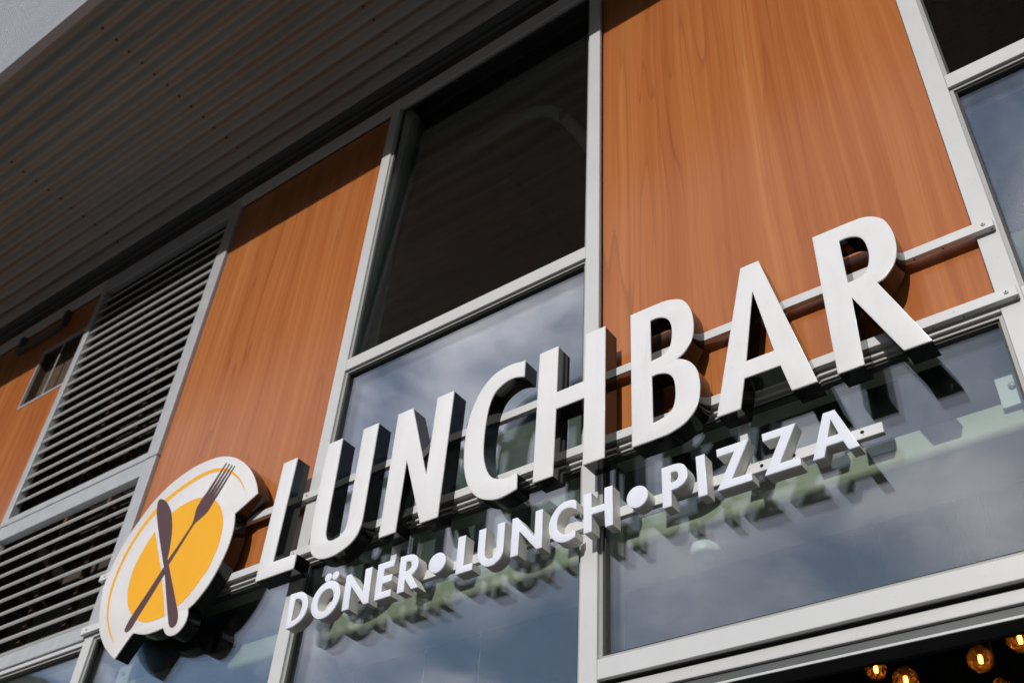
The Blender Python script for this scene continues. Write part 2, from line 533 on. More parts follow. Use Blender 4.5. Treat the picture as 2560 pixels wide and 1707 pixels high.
# outlines traced in the facade plane: (x, z[, 1 = corner]) in metres
BIG = {
  'L': [[[-2.8844,3.908,1],[-2.8066,3.908,1],[-2.8096,3.4475,1],[-2.6866,3.4475,1],[-2.688,3.388,1],[-2.8852,3.388,1]]],
  'U': [[[-2.6364,3.908,1],[-2.5621,3.908,1],[-2.5581,3.7104],[-2.5563,3.5757],[-2.5542,3.5162],[-2.5511,3.4882],[-2.5416,3.4661],[-2.5267,3.4525],[-2.5081,3.448],[-2.4764,3.4532],[-2.4603,3.4623],[-2.4521,3.4825],[-2.4486,3.514],[-2.45,3.5768],[-2.4518,3.7146],[-2.4534,3.908,1],[-2.376,3.908,1],[-2.3753,3.7286],[-2.3742,3.5636],[-2.375,3.4907],[-2.3793,3.4581],[-2.3912,3.4299],[-2.4172,3.4062],[-2.4497,3.3919],[-2.4926,3.3822],[-2.5385,3.3836],[-2.5684,3.3926],[-2.5936,3.4096],[-2.6105,3.4296],[-2.6231,3.4599],[-2.6297,3.4927],[-2.6335,3.5369],[-2.6384,3.6509],[-2.6384,3.7892]]],
  'N': [[[-2.2795,3.908,1],[-2.207,3.908,1],[-2.0973,3.5766,1],[-2.0912,3.908,1],[-2.0138,3.908,1],[-2.021,3.388,1],[-2.0964,3.388,1],[-2.2014,3.6784,1],[-2.2042,3.388,1],[-2.2789,3.388,1]]],
  'C': [[[-1.6999,3.908,1],[-1.7196,3.9093],[-1.7412,3.9145],[-1.7755,3.9156],[-1.8097,3.9106],[-1.8391,3.8988],[-1.8676,3.8755],[-1.891,3.8456],[-1.9092,3.8093],[-1.9227,3.7716],[-1.9337,3.7121],[-1.9368,3.655],[-1.9346,3.597],[-1.9299,3.5553],[-1.92,3.5125],[-1.9078,3.4772],[-1.8898,3.4443],[-1.8688,3.4184],[-1.8469,3.4006],[-1.8217,3.3878],[-1.7932,3.3784],[-1.7656,3.3758],[-1.7349,3.3801],[-1.7019,3.388,1],[-1.7038,3.4475,1],[-1.7165,3.4467],[-1.7357,3.4422],[-1.7594,3.4441],[-1.7797,3.4504],[-1.7963,3.4588],[-1.8138,3.4752],[-1.828,3.4975],[-1.8397,3.5269],[-1.8475,3.5572],[-1.8524,3.5948],[-1.8538,3.6398],[-1.8525,3.6928],[-1.8472,3.7496],[-1.8379,3.7885],[-1.8233,3.817],[-1.8034,3.8347],[-1.7787,3.846],[-1.7536,3.8504],[-1.728,3.8458],[-1.7002,3.8359,1]]],
  'H': [[[-1.639,3.908,1],[-1.5624,3.908,1],[-1.5626,3.71,1],[-1.4558,3.71,1],[-1.4525,3.908,1],[-1.3756,3.908,1],[-1.3796,3.388,1],[-1.4562,3.388,1],[-1.4548,3.6428,1],[-1.5626,3.6428,1],[-1.5657,3.388,1],[-1.6408,3.388,1]]],
  'B': [[[-1.2798,3.908,1],[-1.1863,3.9077],[-1.1482,3.9056],[-1.1183,3.8966],[-1.0965,3.8845],[-1.0791,3.863],[-1.0663,3.8311],[-1.0603,3.7995],[-1.0588,3.7641],[-1.0616,3.7313],[-1.0686,3.7051],[-1.0824,3.6823],[-1.1014,3.6621],[-1.1233,3.6523,1],[-1.1025,3.642],[-1.0823,3.6247],[-1.0663,3.6013],[-1.0561,3.5709],[-1.0526,3.5359],[-1.0537,3.5053],[-1.0592,3.4732],[-1.0693,3.4471],[-1.0875,3.4246],[-1.1122,3.4065],[-1.1398,3.3962],[-1.1708,3.3898],[-1.2842,3.388,1]],[[-1.2083,3.8485,1],[-1.1847,3.8489],[-1.166,3.8419],[-1.1514,3.8315],[-1.1409,3.8153],[-1.1346,3.7925],[-1.1336,3.7659],[-1.1365,3.7372],[-1.1428,3.7126],[-1.1573,3.6982],[-1.1742,3.6863],[-1.2101,3.6824,1]],[[-1.2099,3.6231,1],[-1.1859,3.622],[-1.1645,3.6146],[-1.1473,3.601],[-1.1375,3.5826],[-1.1334,3.5589],[-1.1327,3.531],[-1.135,3.5048],[-1.1418,3.4806],[-1.1508,3.467],[-1.1679,3.4568],[-1.1855,3.4513],[-1.2119,3.4475,1]]],
  'A': [[[-0.8879,3.908,1],[-0.828,3.908,1],[-0.7105,3.388,1],[-0.7844,3.388,1],[-0.8058,3.4856,1],[-0.9148,3.4866,1],[-0.9356,3.388,1],[-1.0085,3.388,1]],[[-0.8591,3.7968,1],[-0.8181,3.5443,1],[-0.9035,3.5439,1]]],
  'R': [[[-0.6544,3.908,1],[-0.5645,3.9069],[-0.5307,3.9057],[-0.5008,3.9029],[-0.476,3.8916],[-0.4587,3.8773],[-0.4456,3.859],[-0.4352,3.8271],[-0.4301,3.7942],[-0.4296,3.7623],[-0.4326,3.7328],[-0.4408,3.7022],[-0.453,3.6786],[-0.4687,3.6613],[-0.4836,3.6479],[-0.503,3.6428,1],[-0.4044,3.388,1],[-0.4779,3.388,1],[-0.5777,3.6252,1],[-0.5817,3.388,1],[-0.6546,3.388,1]],[[-0.5801,3.8505,1],[-0.5564,3.8508],[-0.5342,3.8425],[-0.5198,3.8294],[-0.5115,3.8098],[-0.5076,3.7846],[-0.5073,3.7574],[-0.5109,3.7326],[-0.517,3.7139],[-0.5272,3.6975],[-0.5402,3.6871],[-0.5537,3.6835],[-0.5799,3.6822,1]]],
}
SM = {
  'D': [[[-2.7038,3.302,1],[-2.677,3.3013],[-2.6502,3.2993],[-2.6314,3.2903],[-2.6158,3.2743],[-2.606,3.2529],[-2.6024,3.2321],[-2.6051,3.2155],[-2.6132,3.1978],[-2.6258,3.185],[-2.6429,3.177],[-2.6638,3.171],[-2.694,3.17,1]],[[-2.6739,3.278,1],[-2.6566,3.2749],[-2.6432,3.2676],[-2.6344,3.2552],[-2.6308,3.2393],[-2.632,3.2222],[-2.638,3.2064],[-2.6514,3.1962],[-2.6748,3.1935,1]]],
  'O': [[[-2.4993,3.3005],[-2.4815,3.2914],[-2.467,3.2762],[-2.4545,3.2531],[-2.4501,3.2298],[-2.4523,3.206],[-2.4627,3.1845],[-2.478,3.1715],[-2.5008,3.164],[-2.526,3.1653],[-2.5502,3.1749],[-2.5687,3.1916],[-2.5799,3.214],[-2.5846,3.235],[-2.5819,3.2617],[-2.5716,3.2841],[-2.553,3.2994],[-2.5289,3.305]],[[-2.5092,3.2758],[-2.4948,3.2682],[-2.4851,3.2537],[-2.4801,3.2352],[-2.4808,3.2158],[-2.488,3.2006],[-2.5014,3.1918],[-2.5199,3.1911],[-2.5374,3.1984],[-2.55,3.2139],[-2.5554,3.23],[-2.5549,3.2497],[-2.5477,3.2653],[-2.5341,3.2742]]],
  'dot1': [[[-2.5216,3.334],[-2.5077,3.32],[-2.5106,3.3081],[-2.5258,3.3054],[-2.5395,3.3186],[-2.5379,3.3314]]],
  'dot2': [[[-2.4856,3.3322],[-2.4727,3.3185],[-2.4756,3.3067],[-2.4908,3.3042],[-2.5045,3.3171],[-2.5026,3.3303]]],
  'N1': [[[-2.432,3.302,1],[-2.4112,3.302,1],[-2.3401,3.2155,1],[-2.3446,3.302,1],[-2.314,3.302,1],[-2.3091,3.17,1],[-2.3309,3.17,1],[-2.4024,3.2559,1],[-2.398,3.17,1],[-2.4278,3.17,1]]],
  'E': [[[-2.2869,3.302,1],[-2.2134,3.302,1],[-2.2145,3.278,1],[-2.2567,3.278,1],[-2.2572,3.2507,1],[-2.2174,3.2494,1],[-2.216,3.2254,1],[-2.2567,3.2245,1],[-2.2562,3.1935,1],[-2.2137,3.1935,1],[-2.2123,3.17,1],[-2.2828,3.17,1]]],
  'R2': [[[-2.188,3.302,1],[-2.1593,3.301],[-2.1359,3.2977],[-2.1203,3.289],[-2.1104,3.2764],[-2.1062,3.262],[-2.1079,3.2457],[-2.1144,3.2332],[-2.1299,3.2214,1],[-2.0962,3.17,1],[-2.1243,3.17,1],[-2.158,3.2156,1],[-2.1547,3.17,1],[-2.184,3.17,1]],[[-2.1596,3.278,1],[-2.1467,3.2764],[-2.1387,3.2708],[-2.1351,3.2606],[-2.1355,3.2511],[-2.1428,3.2435],[-2.1594,3.241,1]]],
  'B1': [[[-2.0151,3.2677],[-2.0016,3.2591],[-1.9918,3.242],[-1.9896,3.2249],[-1.9949,3.2077],[-2.0073,3.1995],[-2.0237,3.2001],[-2.0414,3.2102],[-2.0548,3.2269],[-2.0596,3.2448],[-2.054,3.2599],[-2.0413,3.2682],[-2.0278,3.2703]]],
  'L2': [[[-1.9444,3.302,1],[-1.9146,3.302,1],[-1.9148,3.1935,1],[-1.8779,3.1935,1],[-1.8781,3.17,1],[-1.943,3.17,1]]],
  'U2': [[[-1.8606,3.302,1],[-1.8329,3.302,1],[-1.833,3.2635],[-1.8325,3.2168],[-1.8298,3.2022],[-1.8224,3.1921],[-1.8118,3.1879],[-1.7993,3.19],[-1.7912,3.199],[-1.7877,3.2175],[-1.7875,3.2591],[-1.7878,3.302,1],[-1.7598,3.302,1],[-1.76,3.2507],[-1.7605,3.2094],[-1.7629,3.1919],[-1.7706,3.1783],[-1.7824,3.1693],[-1.797,3.1633],[-1.8172,3.1634],[-1.8331,3.1702],[-1.8472,3.1833],[-1.8551,3.1981],[-1.8595,3.2154],[-1.8606,3.239],[-1.8605,3.2694]]],
  'N2': [[[-1.7313,3.302,1],[-1.7123,3.302,1],[-1.644,3.2144,1],[-1.6437,3.302,1],[-1.6175,3.302,1],[-1.6154,3.17,1],[-1.6358,3.17,1],[-1.7029,3.2518,1],[-1.7032,3.17,1],[-1.7307,3.17,1]]],
  'C2': [[[-1.496,3.2915,1],[-1.5061,3.2976],[-1.5205,3.3007],[-1.5396,3.2996],[-1.5585,3.2923],[-1.5748,3.2768],[-1.5872,3.2554],[-1.5919,3.2341],[-1.5903,3.2132],[-1.5836,3.1955],[-1.5711,3.1794],[-1.5542,3.1684],[-1.5377,3.1639],[-1.5191,3.1638],[-1.4973,3.17,1],[-1.4972,3.1935,1],[-1.5082,3.1902],[-1.5221,3.1879],[-1.5362,3.1895],[-1.5493,3.1973],[-1.5593,3.2115],[-1.5635,3.2297],[-1.5629,3.2454],[-1.5563,3.2616],[-1.5459,3.2721],[-1.5317,3.2767],[-1.515,3.2735],[-1.4954,3.2621,1]]],
  'H2': [[[-1.47,3.302,1],[-1.4422,3.302,1],[-1.4417,3.2492,1],[-1.3969,3.2486,1],[-1.397,3.302,1],[-1.3695,3.302,1],[-1.3687,3.17,1],[-1.3947,3.17,1],[-1.3965,3.2256,1],[-1.4411,3.2266,1],[-1.4403,3.17,1],[-1.468,3.17,1]]],
  'B2': [[[-1.278,3.2682],[-1.2629,3.2586],[-1.2548,3.2414],[-1.2537,3.2256],[-1.26,3.2101],[-1.2721,3.201],[-1.2884,3.2009],[-1.3034,3.208],[-1.3163,3.2221],[-1.3204,3.2389],[-1.3157,3.2552],[-1.3045,3.266],[-1.2911,3.2698]]],
  'P': [[[-1.2055,3.302,1],[-1.1729,3.3023],[-1.1566,3.3013],[-1.1437,3.2974],[-1.1344,3.2902],[-1.1271,3.2764],[-1.1245,3.261],[-1.1264,3.2465],[-1.1318,3.2365],[-1.1411,3.228],[-1.1542,3.2224],[-1.1639,3.2207],[-1.1772,3.2202,1],[-1.1787,3.17,1],[-1.2064,3.17,1]],[[-1.1768,3.278,1],[-1.1675,3.2788],[-1.1603,3.2767],[-1.1549,3.2709],[-1.1534,3.2618],[-1.155,3.2531],[-1.1601,3.2472],[-1.1676,3.2447],[-1.178,3.2441,1]]],
  'I': [[[-1.0963,3.302,1],[-1.0686,3.302,1],[-1.0684,3.17,1],[-1.0958,3.17,1]]],
  'Z1': [[[-1.0321,3.302,1],[-0.935,3.302,1],[-0.9941,3.1935,1],[-0.936,3.1935,1],[-0.9362,3.17,1],[-1.0389,3.17,1],[-0.9792,3.278,1],[-1.0317,3.278,1]]],
  'Z2': [[[-0.8954,3.302,1],[-0.7979,3.302,1],[-0.8558,3.1935,1],[-0.798,3.1935,1],[-0.7987,3.17,1],[-0.9005,3.17,1],[-0.8418,3.278,1],[-0.8951,3.278,1]]],
  'A2': [[[-0.721,3.302,1],[-0.6887,3.302,1],[-0.642,3.17,1],[-0.6709,3.17,1],[-0.6812,3.2004,1],[-0.7262,3.2,1],[-0.7359,3.17,1],[-0.7663,3.17,1]],[[-0.7035,3.278,1],[-0.689,3.2249,1],[-0.72,3.2244,1]]],
}
LOGO = {
  'plate': [[-3.0104,3.813,1],[-3.028,3.8541],[-3.0529,3.8964],[-3.0862,3.9423],[-3.1296,3.9887],[-3.1827,4.0334],[-3.2328,4.0664],[-3.2856,4.091],[-3.3364,4.1075],[-3.3905,4.117],[-3.4526,4.119],[-3.5138,4.1162],[-3.5864,4.1006],[-3.6557,4.0751],[-3.716,4.0402],[-3.7627,3.9986],[-3.805,3.9478],[-3.8448,3.8926],[-3.8738,3.8385],[-3.898,3.776],[-3.9164,3.6495],[-3.9015,3.5834],[-3.8799,3.5204],[-3.855,3.465],[-3.8264,3.4166],[-3.7987,3.3829],[-3.7608,3.3439],[-3.7171,3.3075],[-3.6816,3.2816],[-3.6526,3.2632,1],[-3.5911,3.3443],[-3.5772,3.3542,1],[-3.5352,3.3394],[-3.4921,3.3292],[-3.4528,3.3264],[-3.4154,3.3272],[-3.384,3.3303,1],[-3.3794,3.3218],[-3.3633,3.3036],[-3.3437,3.29],[-3.3221,3.2824],[-3.2949,3.2827],[-3.272,3.293],[-3.2569,3.3115],[-3.2512,3.3308],[-3.2521,3.3534],[-3.2601,3.378,1],[-3.2307,3.3933],[-3.1974,3.4238],[-3.1667,3.4617],[-3.1406,3.5129],[-3.1182,3.576],[-3.111,3.6133],[-3.1079,3.663],[-3.113,3.7106],[-3.1253,3.756,1]],
  'arc': [[-3.0945,3.8469,1],[-3.1082,3.874],[-3.134,3.9093],[-3.1683,3.9481],[-3.2093,3.9839],[-3.2534,4.0133],[-3.3065,4.0382],[-3.3564,4.0519],[-3.4085,4.0563],[-3.4635,4.0534],[-3.5357,4.04],[-3.6058,4.0194],[-3.66,3.9972],[-3.7061,3.9681],[-3.7522,3.9271],[-3.7919,3.8724],[-3.8229,3.8118],[-3.8431,3.7527],[-3.8544,3.655],[-3.8517,3.6066],[-3.8388,3.5492],[-3.8194,3.4982],[-3.7912,3.4495],[-3.7579,3.4038],[-3.7252,3.3691],[-3.6882,3.3372,1],[-3.7328,3.3843],[-3.7655,3.4261],[-3.7911,3.4668],[-3.8091,3.5027],[-3.8257,3.5494],[-3.8343,3.5984],[-3.8359,3.65],[-3.8304,3.7097],[-3.8203,3.7499],[-3.8,3.8089],[-3.7668,3.8647],[-3.7251,3.9146],[-3.6886,3.9406],[-3.6355,3.977],[-3.5827,4.0016],[-3.5121,4.0198],[-3.4404,4.0332],[-3.3808,4.0365],[-3.3279,4.0286],[-3.2827,4.013],[-3.2475,3.9962],[-3.2102,3.9725],[-3.17,3.9391],[-3.1337,3.9017],[-3.1053,3.8655]],
  'yl': [[-3.6572,3.8388,1],[-3.6769,3.8065],[-3.6996,3.764],[-3.7161,3.72],[-3.7265,3.6806],[-3.7248,3.6271],[-3.7171,3.5782],[-3.6987,3.5308],[-3.6722,3.4891],[-3.629,3.4456],[-3.5919,3.4195],[-3.5525,3.3981],[-3.5075,3.3844],[-3.4665,3.3787],[-3.4287,3.3793],[-3.398,3.3825,1],[-3.4297,3.4477],[-3.4769,3.5352],[-3.518,3.6132],[-3.5737,3.7012],[-3.6201,3.7781]],
  'yr': [[-3.5783,3.8973,1],[-3.5367,3.9151],[-3.4887,3.9228],[-3.4393,3.926],[-3.3865,3.919],[-3.3413,3.9039],[-3.3022,3.8844],[-3.2726,3.8632],[-3.2423,3.8325],[-3.2141,3.7936],[-3.1929,3.7539],[-3.1799,3.7136],[-3.1742,3.6691],[-3.1749,3.6201],[-3.1859,3.5748],[-3.1982,3.5341],[-3.2256,3.4978],[-3.2566,3.4593],[-3.2903,3.4283],[-3.3358,3.4038,1],[-3.4869,3.633,1]],
  'knife': [[-3.69,4.0112],[-3.7057,4.0103],[-3.7051,3.9879],[-3.6876,3.9382],[-3.6556,3.877],[-3.6126,3.8023],[-3.5662,3.7248],[-3.5312,3.667],[-3.507,3.6279],[-3.4813,3.5818],[-3.4423,3.5053],[-3.3977,3.4195],[-3.366,3.359],[-3.3501,3.3325],[-3.3298,3.317],[-3.312,3.3185],[-3.3034,3.3308],[-3.3061,3.3539],[-3.312,3.3684],[-3.3348,3.4068],[-3.3826,3.4826],[-3.4366,3.5659],[-3.4731,3.6237],[-3.4961,3.6605],[-3.4998,3.687],[-3.5054,3.7179],[-3.5164,3.7656],[-3.5322,3.8156],[-3.5561,3.8689],[-3.5838,3.9167],[-3.6154,3.9545],[-3.6514,3.9895]],
  'fork': [[-3.368,3.9225,1],[-3.3808,3.9039],[-3.3894,3.8875],[-3.3977,3.8642],[-3.3955,3.8332],[-3.3939,3.81],[-3.3968,3.7922],[-3.4052,3.7762],[-3.4513,3.7074],[-3.4826,3.6639],[-3.5113,3.6149],[-3.5634,3.5304],[-3.6283,3.4335],[-3.6402,3.406],[-3.6443,3.3885],[-3.6407,3.3759],[-3.6277,3.3695],[-3.6099,3.3736],[-3.5965,3.387],[-3.5837,3.4124],[-3.5305,3.501],[-3.485,3.5881],[-3.4739,3.6255],[-3.4267,3.7073],[-3.3831,3.7824],[-3.3721,3.792],[-3.3431,3.8052],[-3.3188,3.818],[-3.3047,3.8322],[-3.2938,3.855],[-3.277,3.8886,1],[-3.2973,3.895,1],[-3.3086,3.9045,1],[-3.3181,3.9077,1],[-3.3308,3.9181,1],[-3.3401,3.9205,1],[-3.358,3.9327,1]],
  't1': [[-3.2797,4.0546,1],[-3.273,4.0521,1],[-3.3439,3.9164,1],[-3.3689,3.917,1]],
  't2': [[-3.2568,4.0411,1],[-3.2495,4.0385,1],[-3.321,3.9021,1],[-3.3409,3.9134,1]],
  't3': [[-3.2351,4.0277,1],[-3.2278,4.0251,1],[-3.3011,3.8894,1],[-3.3192,3.9,1]],
  't4': [[-3.2143,4.0155,1],[-3.2077,4.0132,1],[-3.2786,3.8823,1],[-3.297,3.8861,1]],
}

# ================================================================== the setting
g = MB().box(-400, 400, -400, 400, -.3, 0).build('ground', M['ground'])
g['kind'] = 'structure'

hm = MB()  # unseen hill ring, added to block low sky and deepen the facade's shade
NA = 72
for i in range(NA + 1):
    a = math.radians(-200 + 220 * i / NA)
    cr = 52.5 + 1.5 * math.sin(i * .9) + 1.0 * math.sin(i * 2.3 + 1)
    for r, zz in ((80, -.1), (112, cr * .72), (138, cr), (215, cr + 8), (380, -.1)):
        hm.v.append((r * math.cos(a), -6 + r * math.sin(a), zz))
for i in range(NA):
    for k in range(4):
        hm.f.append((i * 5 + k, i * 5 + k + 1, i * 5 + k + 6, i * 5 + k + 5)); hm.s.append(True)
hl = hm.build('sky_blocker_hills', M['blocker'])
hl['kind'] = 'structure'

# ================================================================== the building
bld = thing('building', 'storefront facade with cherry wood panels, pale metal mullions, dark windows and corrugated roof overhang', 'building', (-2.0, 0, 0))
XL, XR = -14.0, 6.0
CAPY = .016
GY0, GY1 = .030, .056           # outer faces of the two panes
ZT0, ZT1 = 6.23, 6.33           # head frame
MULL = [(-6.64, -6.58), (-2.806, -2.745), (-1.5205, -1.4618), (-.2438, -.1838), (1.035, 1.095), (2.31, 2.37)]

def mullion(x0, x1, z0, z1):
    o = MB().box(x0, x1, 0, CAPY, z0, z1).build('mullion', M['alu'], bld, (x0, 0, z0), .0015, 1)
    xc = (x0 + x1) / 2
    MB().box(xc - .022, xc + .022, CAPY + .0005, .16, z0, z1).build('mullion_body', M['mull_body'], o, (x0, 0, z0), .001, 1)
    return o
for a, b in MULL:
    mullion(a, b, 0, ZT1)
mullion(-4.080, -4.0185, 0, 3.4835)
mullion(-5.362, -5.302, 0, 3.4835)

def transom(x0, x1, z0, z1, y0=0.0, body=True):
    o = MB().box(x0 + .0006, x1 - .0006, y0, y0 + CAPY, z0, z1).build('transom', M['alu'], bld, (x0, 0, z0), .0015, 1)
    if body:
        MB().box(x0 + .012, x1 - .012, CAPY + .0008, .14, z0 + .010, z1 - .010).build('transom_body', M['mull_body'], o, (x0, 0, z0), .001, 1)
    return o
B_A = (-5.302, -4.080)
B_B = (-4.0185, -2.806)
B_C = (-2.745, -1.5205)
B_D = (-1.4618, -.2438)
B_E = (-.1838, 1.035)
B_F = (1.095, 2.31)
B_Z = (-6.58, -5.362)
for bay in (B_B, B_C, B_D, B_E, B_F):
    transom(*bay, ZT0, ZT1, .0008, body=False)
    transom(*bay, 3.478, 3.532, .0004)
transom(B_Z[0], B_Z[1], ZT0, ZT1, .0008, body=False)
transom(B_Z[0], B_Z[1], 3.478, 3.532, .0004)
transom(*B_A, 3.452, 3.4705, .0004)
for bay in (B_C, B_E, B_F):
    transom(*bay, 4.387, 4.449, .0004)
transom(*B_D, 2.7575, 2.8140, .0004)
for bay in (B_A, B_B, B_C, B_E, B_Z):
    transom(*bay, .55, .61, .0004)

def window(x0, x1, z0, z1, tilt=0.0, label=None):
    """glazing unit between mullion caps: rubber gasket ring, slim sash ring, outer and inner pane"""
    gx = .011
    def ring(mb, a0, a1, b0, b1, w, y0, y1):
        mb.box(a0, a0 + w, y0, y1, b0, b1)
        mb.box(a1 - w, a1, y0, y1, b0, b1)
        mb.box(a0 + w, a1 - w, y0, y1, b0, b0 + w)
        mb.box(a0 + w, a1 - w, y0, y1, b1 - w, b1)
    mb = MB(); ring(mb, x0, x1, z0, z1, gx, CAPY - .004, GY0 - .001)
    w = mb.build('window', M['slat'], bld, (x0, 0, z0))
    mb = MB(); ring(mb, x0 + gx, x1 - gx, z0 + gx, z1 - gx, .007, CAPY + .003, GY0 - .0008)
    mb.build('gasket', M['gasket'], w, (x0, 0, z0))
    for nm, y, t, mm in (('outer_pane', GY0, .006, 'glass_up' if tilt else 'glass_out'), ('inner_pane', GY1, .006, 'glass_up' if tilt else 'glass_in')):
        p = MB().box(x0 - .006, x1 + .006, 0, t, 0, z1 - z0 + .012).mesh(nm, M[mm])
        o = link(nm, p, w)
        o.location = (-x0 - 0 + 0, y, -.006)
        o.location.x = 0 - x0
        o.rotation_euler = (-tilt + random.uniform(-.0015, .0015) * (nm == 'outer_pane'), 0, random.uniform(-.001, .001))
    # spacer bar between the panes
    mb = MB(); ring(mb, x0 - .004, x1 + .004, z0 - .004, z1 + .004, .014, GY0 + .0065, GY1 - .0005)
    if tilt == 0:
        mb.build('spacer', M['dark_metal'], w, (x0, 0, z0))
    return w
TILT = math.radians(2.2)
for bay in (B_C, B_E, B_F):
    window(*bay, 4.449, ZT0, TILT)
    window(*bay, 3.532, 4.387)
for bay in (B_B, B_C, B_E, B_F, B_Z):
    window(*bay, .61, 3.478)
window(*B_A, .61, 3.452)
window(*B_D, 2.814, 3.478)

# door head below the shop window
dx0, dx1 = B_D[0] + .002, B_D[1] - .002
do = (B_D[0], 0, 2.7167)
dh = MB().box(dx0, dx1, .024, .066, 2.7167, 2.7500).build('door_frame', M['alu'], bld, do, .003, 2)
MB().box(dx0, dx1, .030, .070, 2.7502, 2.7572).build('seal', M['gasket'], dh, do)
MB().box(dx0, dx1, .034, .105, 2.6905, 2.7164).build('leaf_rail', M['dark_metal'], dh, do, .001, 1)
MB().box(dx0, dx1, .029, .0338, 2.6865, 2.6930).build('trim_strip', M['alu'], dh, do, .0008, 1)
MB().box(dx0, dx1, .1055, .112, 2.6880, 2.7164).build('frame_gasket', M['gasket'], dh, do)
# wood panels
YP = .022
def panel(boxes, org):
    mb = MB()
    for x0, x1, z0, z1 in boxes:
        mb.box(x0, x1, YP, YP + .008, z0, z1)
    o = mb.build('wood_panel', M['wood'], bld, org)
    return o
panel([(-4.0060, -2.8075, 3.5335, 6.2285)], (-4.006, YP, 3.5335))
panel([(-1.4558, -.2475, 3.5335, 6.2285)], (-1.4558, YP, 3.5335))
panel([(-6.5785, -5.877, 3.5335, 6.2285), (-5.877, -5.3635, 5.945, 6.2285), (-5.877, -5.3635, 3.5335, 5.462)], (-6.5785, YP, 3.5335))
panel([(-7.86, -6.6415, 3.5335, 6.2285)], (-7.86, YP, 3.5335))
panel([(-9.5, -7.90, 3.5335, 6.2285)], (-9.5, YP, 3.5335))
for a, b in ((-4.012, -2.80), (-1.466, -.24), (-9.5, -5.88)):
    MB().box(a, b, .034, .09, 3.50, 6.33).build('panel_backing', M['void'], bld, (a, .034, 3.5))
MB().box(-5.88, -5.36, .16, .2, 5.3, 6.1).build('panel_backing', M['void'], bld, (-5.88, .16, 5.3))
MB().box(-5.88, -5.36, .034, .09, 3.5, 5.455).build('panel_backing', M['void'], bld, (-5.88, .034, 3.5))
MB().box(-9.6, -6.64, .02, .1, 0, 3.47).build('lower_wall', M['dark_metal'], bld, (-9.6, .02, 0))

# vent opening in the left wood panel
vt = MB()
vt.box(-5.877, -5.865, YP - .004, .034, 5.462, 5.945)
vt.box(-5.865, -5.3635, YP - .004, .034, 5.462, 5.478)
vt.box(-5.865, -5.3635, YP - .004, .034, 5.933, 5.945)
vo = (-5.877, YP, 5.462)
vent = vt.build('wall_vent', M['galv'], bld, vo)
MB().box(-5.650, -5.636, YP + .006, .03, 5.4785, 5.9325).build('vent_bar', M['slat'], vent, vo)
lin = MB()
lin.box(-5.8645, -5.3635, .085, .095, 5.4785, 5.9325)
lin.box(-5.8645, -5.8605, .0345, .085, 5.4785, 5.9325)
lin.box(-5.8605, -5.3635, .0345, .085, 5.4785, 5.4825)
lin.box(-5.8605, -5.3635, .0345, .085, 5.9285, 5.9325)
lin.build('vent_lining', M['rust'], vent, vo)
bk = MB()
bk.box(-6.262, -6.225, -.016, .018, 6.086, 6.229)
bk.box(-5.748, -5.711, -.016, .018, 6.086, 6.229)
bk.box(-6.225, -5.748, -.016, .018, 6.086, 6.118)
bk.build('hanger_frame', M['dark_metal'], bld, (-6.262, 0, 6.086), .002, 1)

# louvre grilles
def louvre(z0, z1, top, bottom, first, n):
    fr = MB()
    fr.box(-5.362, -5.306, .001, .05, z0, z1)
    fr.box(-4.100, -4.012, .001, .05, z0, z1)
    fr.box(-5.306, -4.100, .004, .05, z1 - top, z1)
    fr.box(-5.306, -4.100, .004, .05, z0, z0 + bottom)
    lv = fr.build('louvre', M['galv'], bld, (-5.362, 0, z0), .005, 3)
    prof = [(.010, 0), (.010, -.009), (.0135, -.0165), (.018, -.0155), (.058, .040), (.055, .043), (.014, -.002)]
    me = None
    for i in range(n):
        z = first - i * .0845
        if me is None:
            me = MB().prism_x([(y, zz) for y, zz in prof], 0, 1.206).mesh('slat', M['slat'])
        link('slat', me, lv, (.056, 0, z - z0))
    for k in range(4):
        zz = z0 + (z1 - z0) * (.12 + .25 * k)
        MB().lathe([(.0035, 0), (.0035, .0012), (.002, .002), (0, .002)], (-4.085, .001, zz), 'Y', 10).build('rivet', M['steel'], lv, (-5.362, 0, z0))
    return lv
louvre(4.4265, ZT1 - .001, .13, .044, 5.8467 + .0845 * 3, 19)
louvre(3.4845, 4.4215, .095, .072, 4.2512, 9)
vd = MB()
vd.box(-5.36, -4.02, .45, .5, 3.4, 6.5)
vd.box(-5.36, -5.34, .0505, .45, 3.4, 6.5)
vd.box(-4.04, -4.02, .0505, .45, 3.4, 6.5)
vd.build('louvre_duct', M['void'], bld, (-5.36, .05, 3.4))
for i in range(3):
    x = -5.0 + i * .38
    MB().box(x, x + .03, .16, .19, 3.45, 6.4).build('duct_post', M['rust'], bld, (x, .16, 3.45))

# roof overhang: corrugated soffit, fascia, wall channel
prof = []
n0 = -2
y = -1.211 - .0885 * 2
pts = []
for n in range(-1, 15):
    yc = -1.211 + .0885 * n
    for k in range(10):
        ph = k / 10
        w = .5 - .5 * math.cos(2 * math.pi * ph)
        w = w ** .85
        pts.append((yc + .0885 * ph, 6.452 + .036 * w))
pts = [(a, b) for a, b in pts if -1.343 <= a <= -.050]
pts = [p for i, p in enumerate(pts) if i == 0 or p != pts[i - 1]]
sheet = MB()
for (ya, za), (yb, zb) in zip(pts[:-1], pts[1:]):
    if yb - ya < 1e-5:
        continue
    b = len(sheet.v)
    sheet.v += [(XL, ya, za), (XR, ya, za), (XR, yb, zb), (XL, yb, zb), (XL, ya, za + .001), (XR, ya, za + .001), (XR, yb, zb + .001), (XL, yb, zb + .001)]
    for q in ((0, 1, 2, 3), (7, 6, 5, 4)):
        sheet.f.append(tuple(b + i for i in q)); sheet.s.append(True)
soff = sheet.build('soffit', M['soffit'], bld, (XL, -1.343, 6.45))
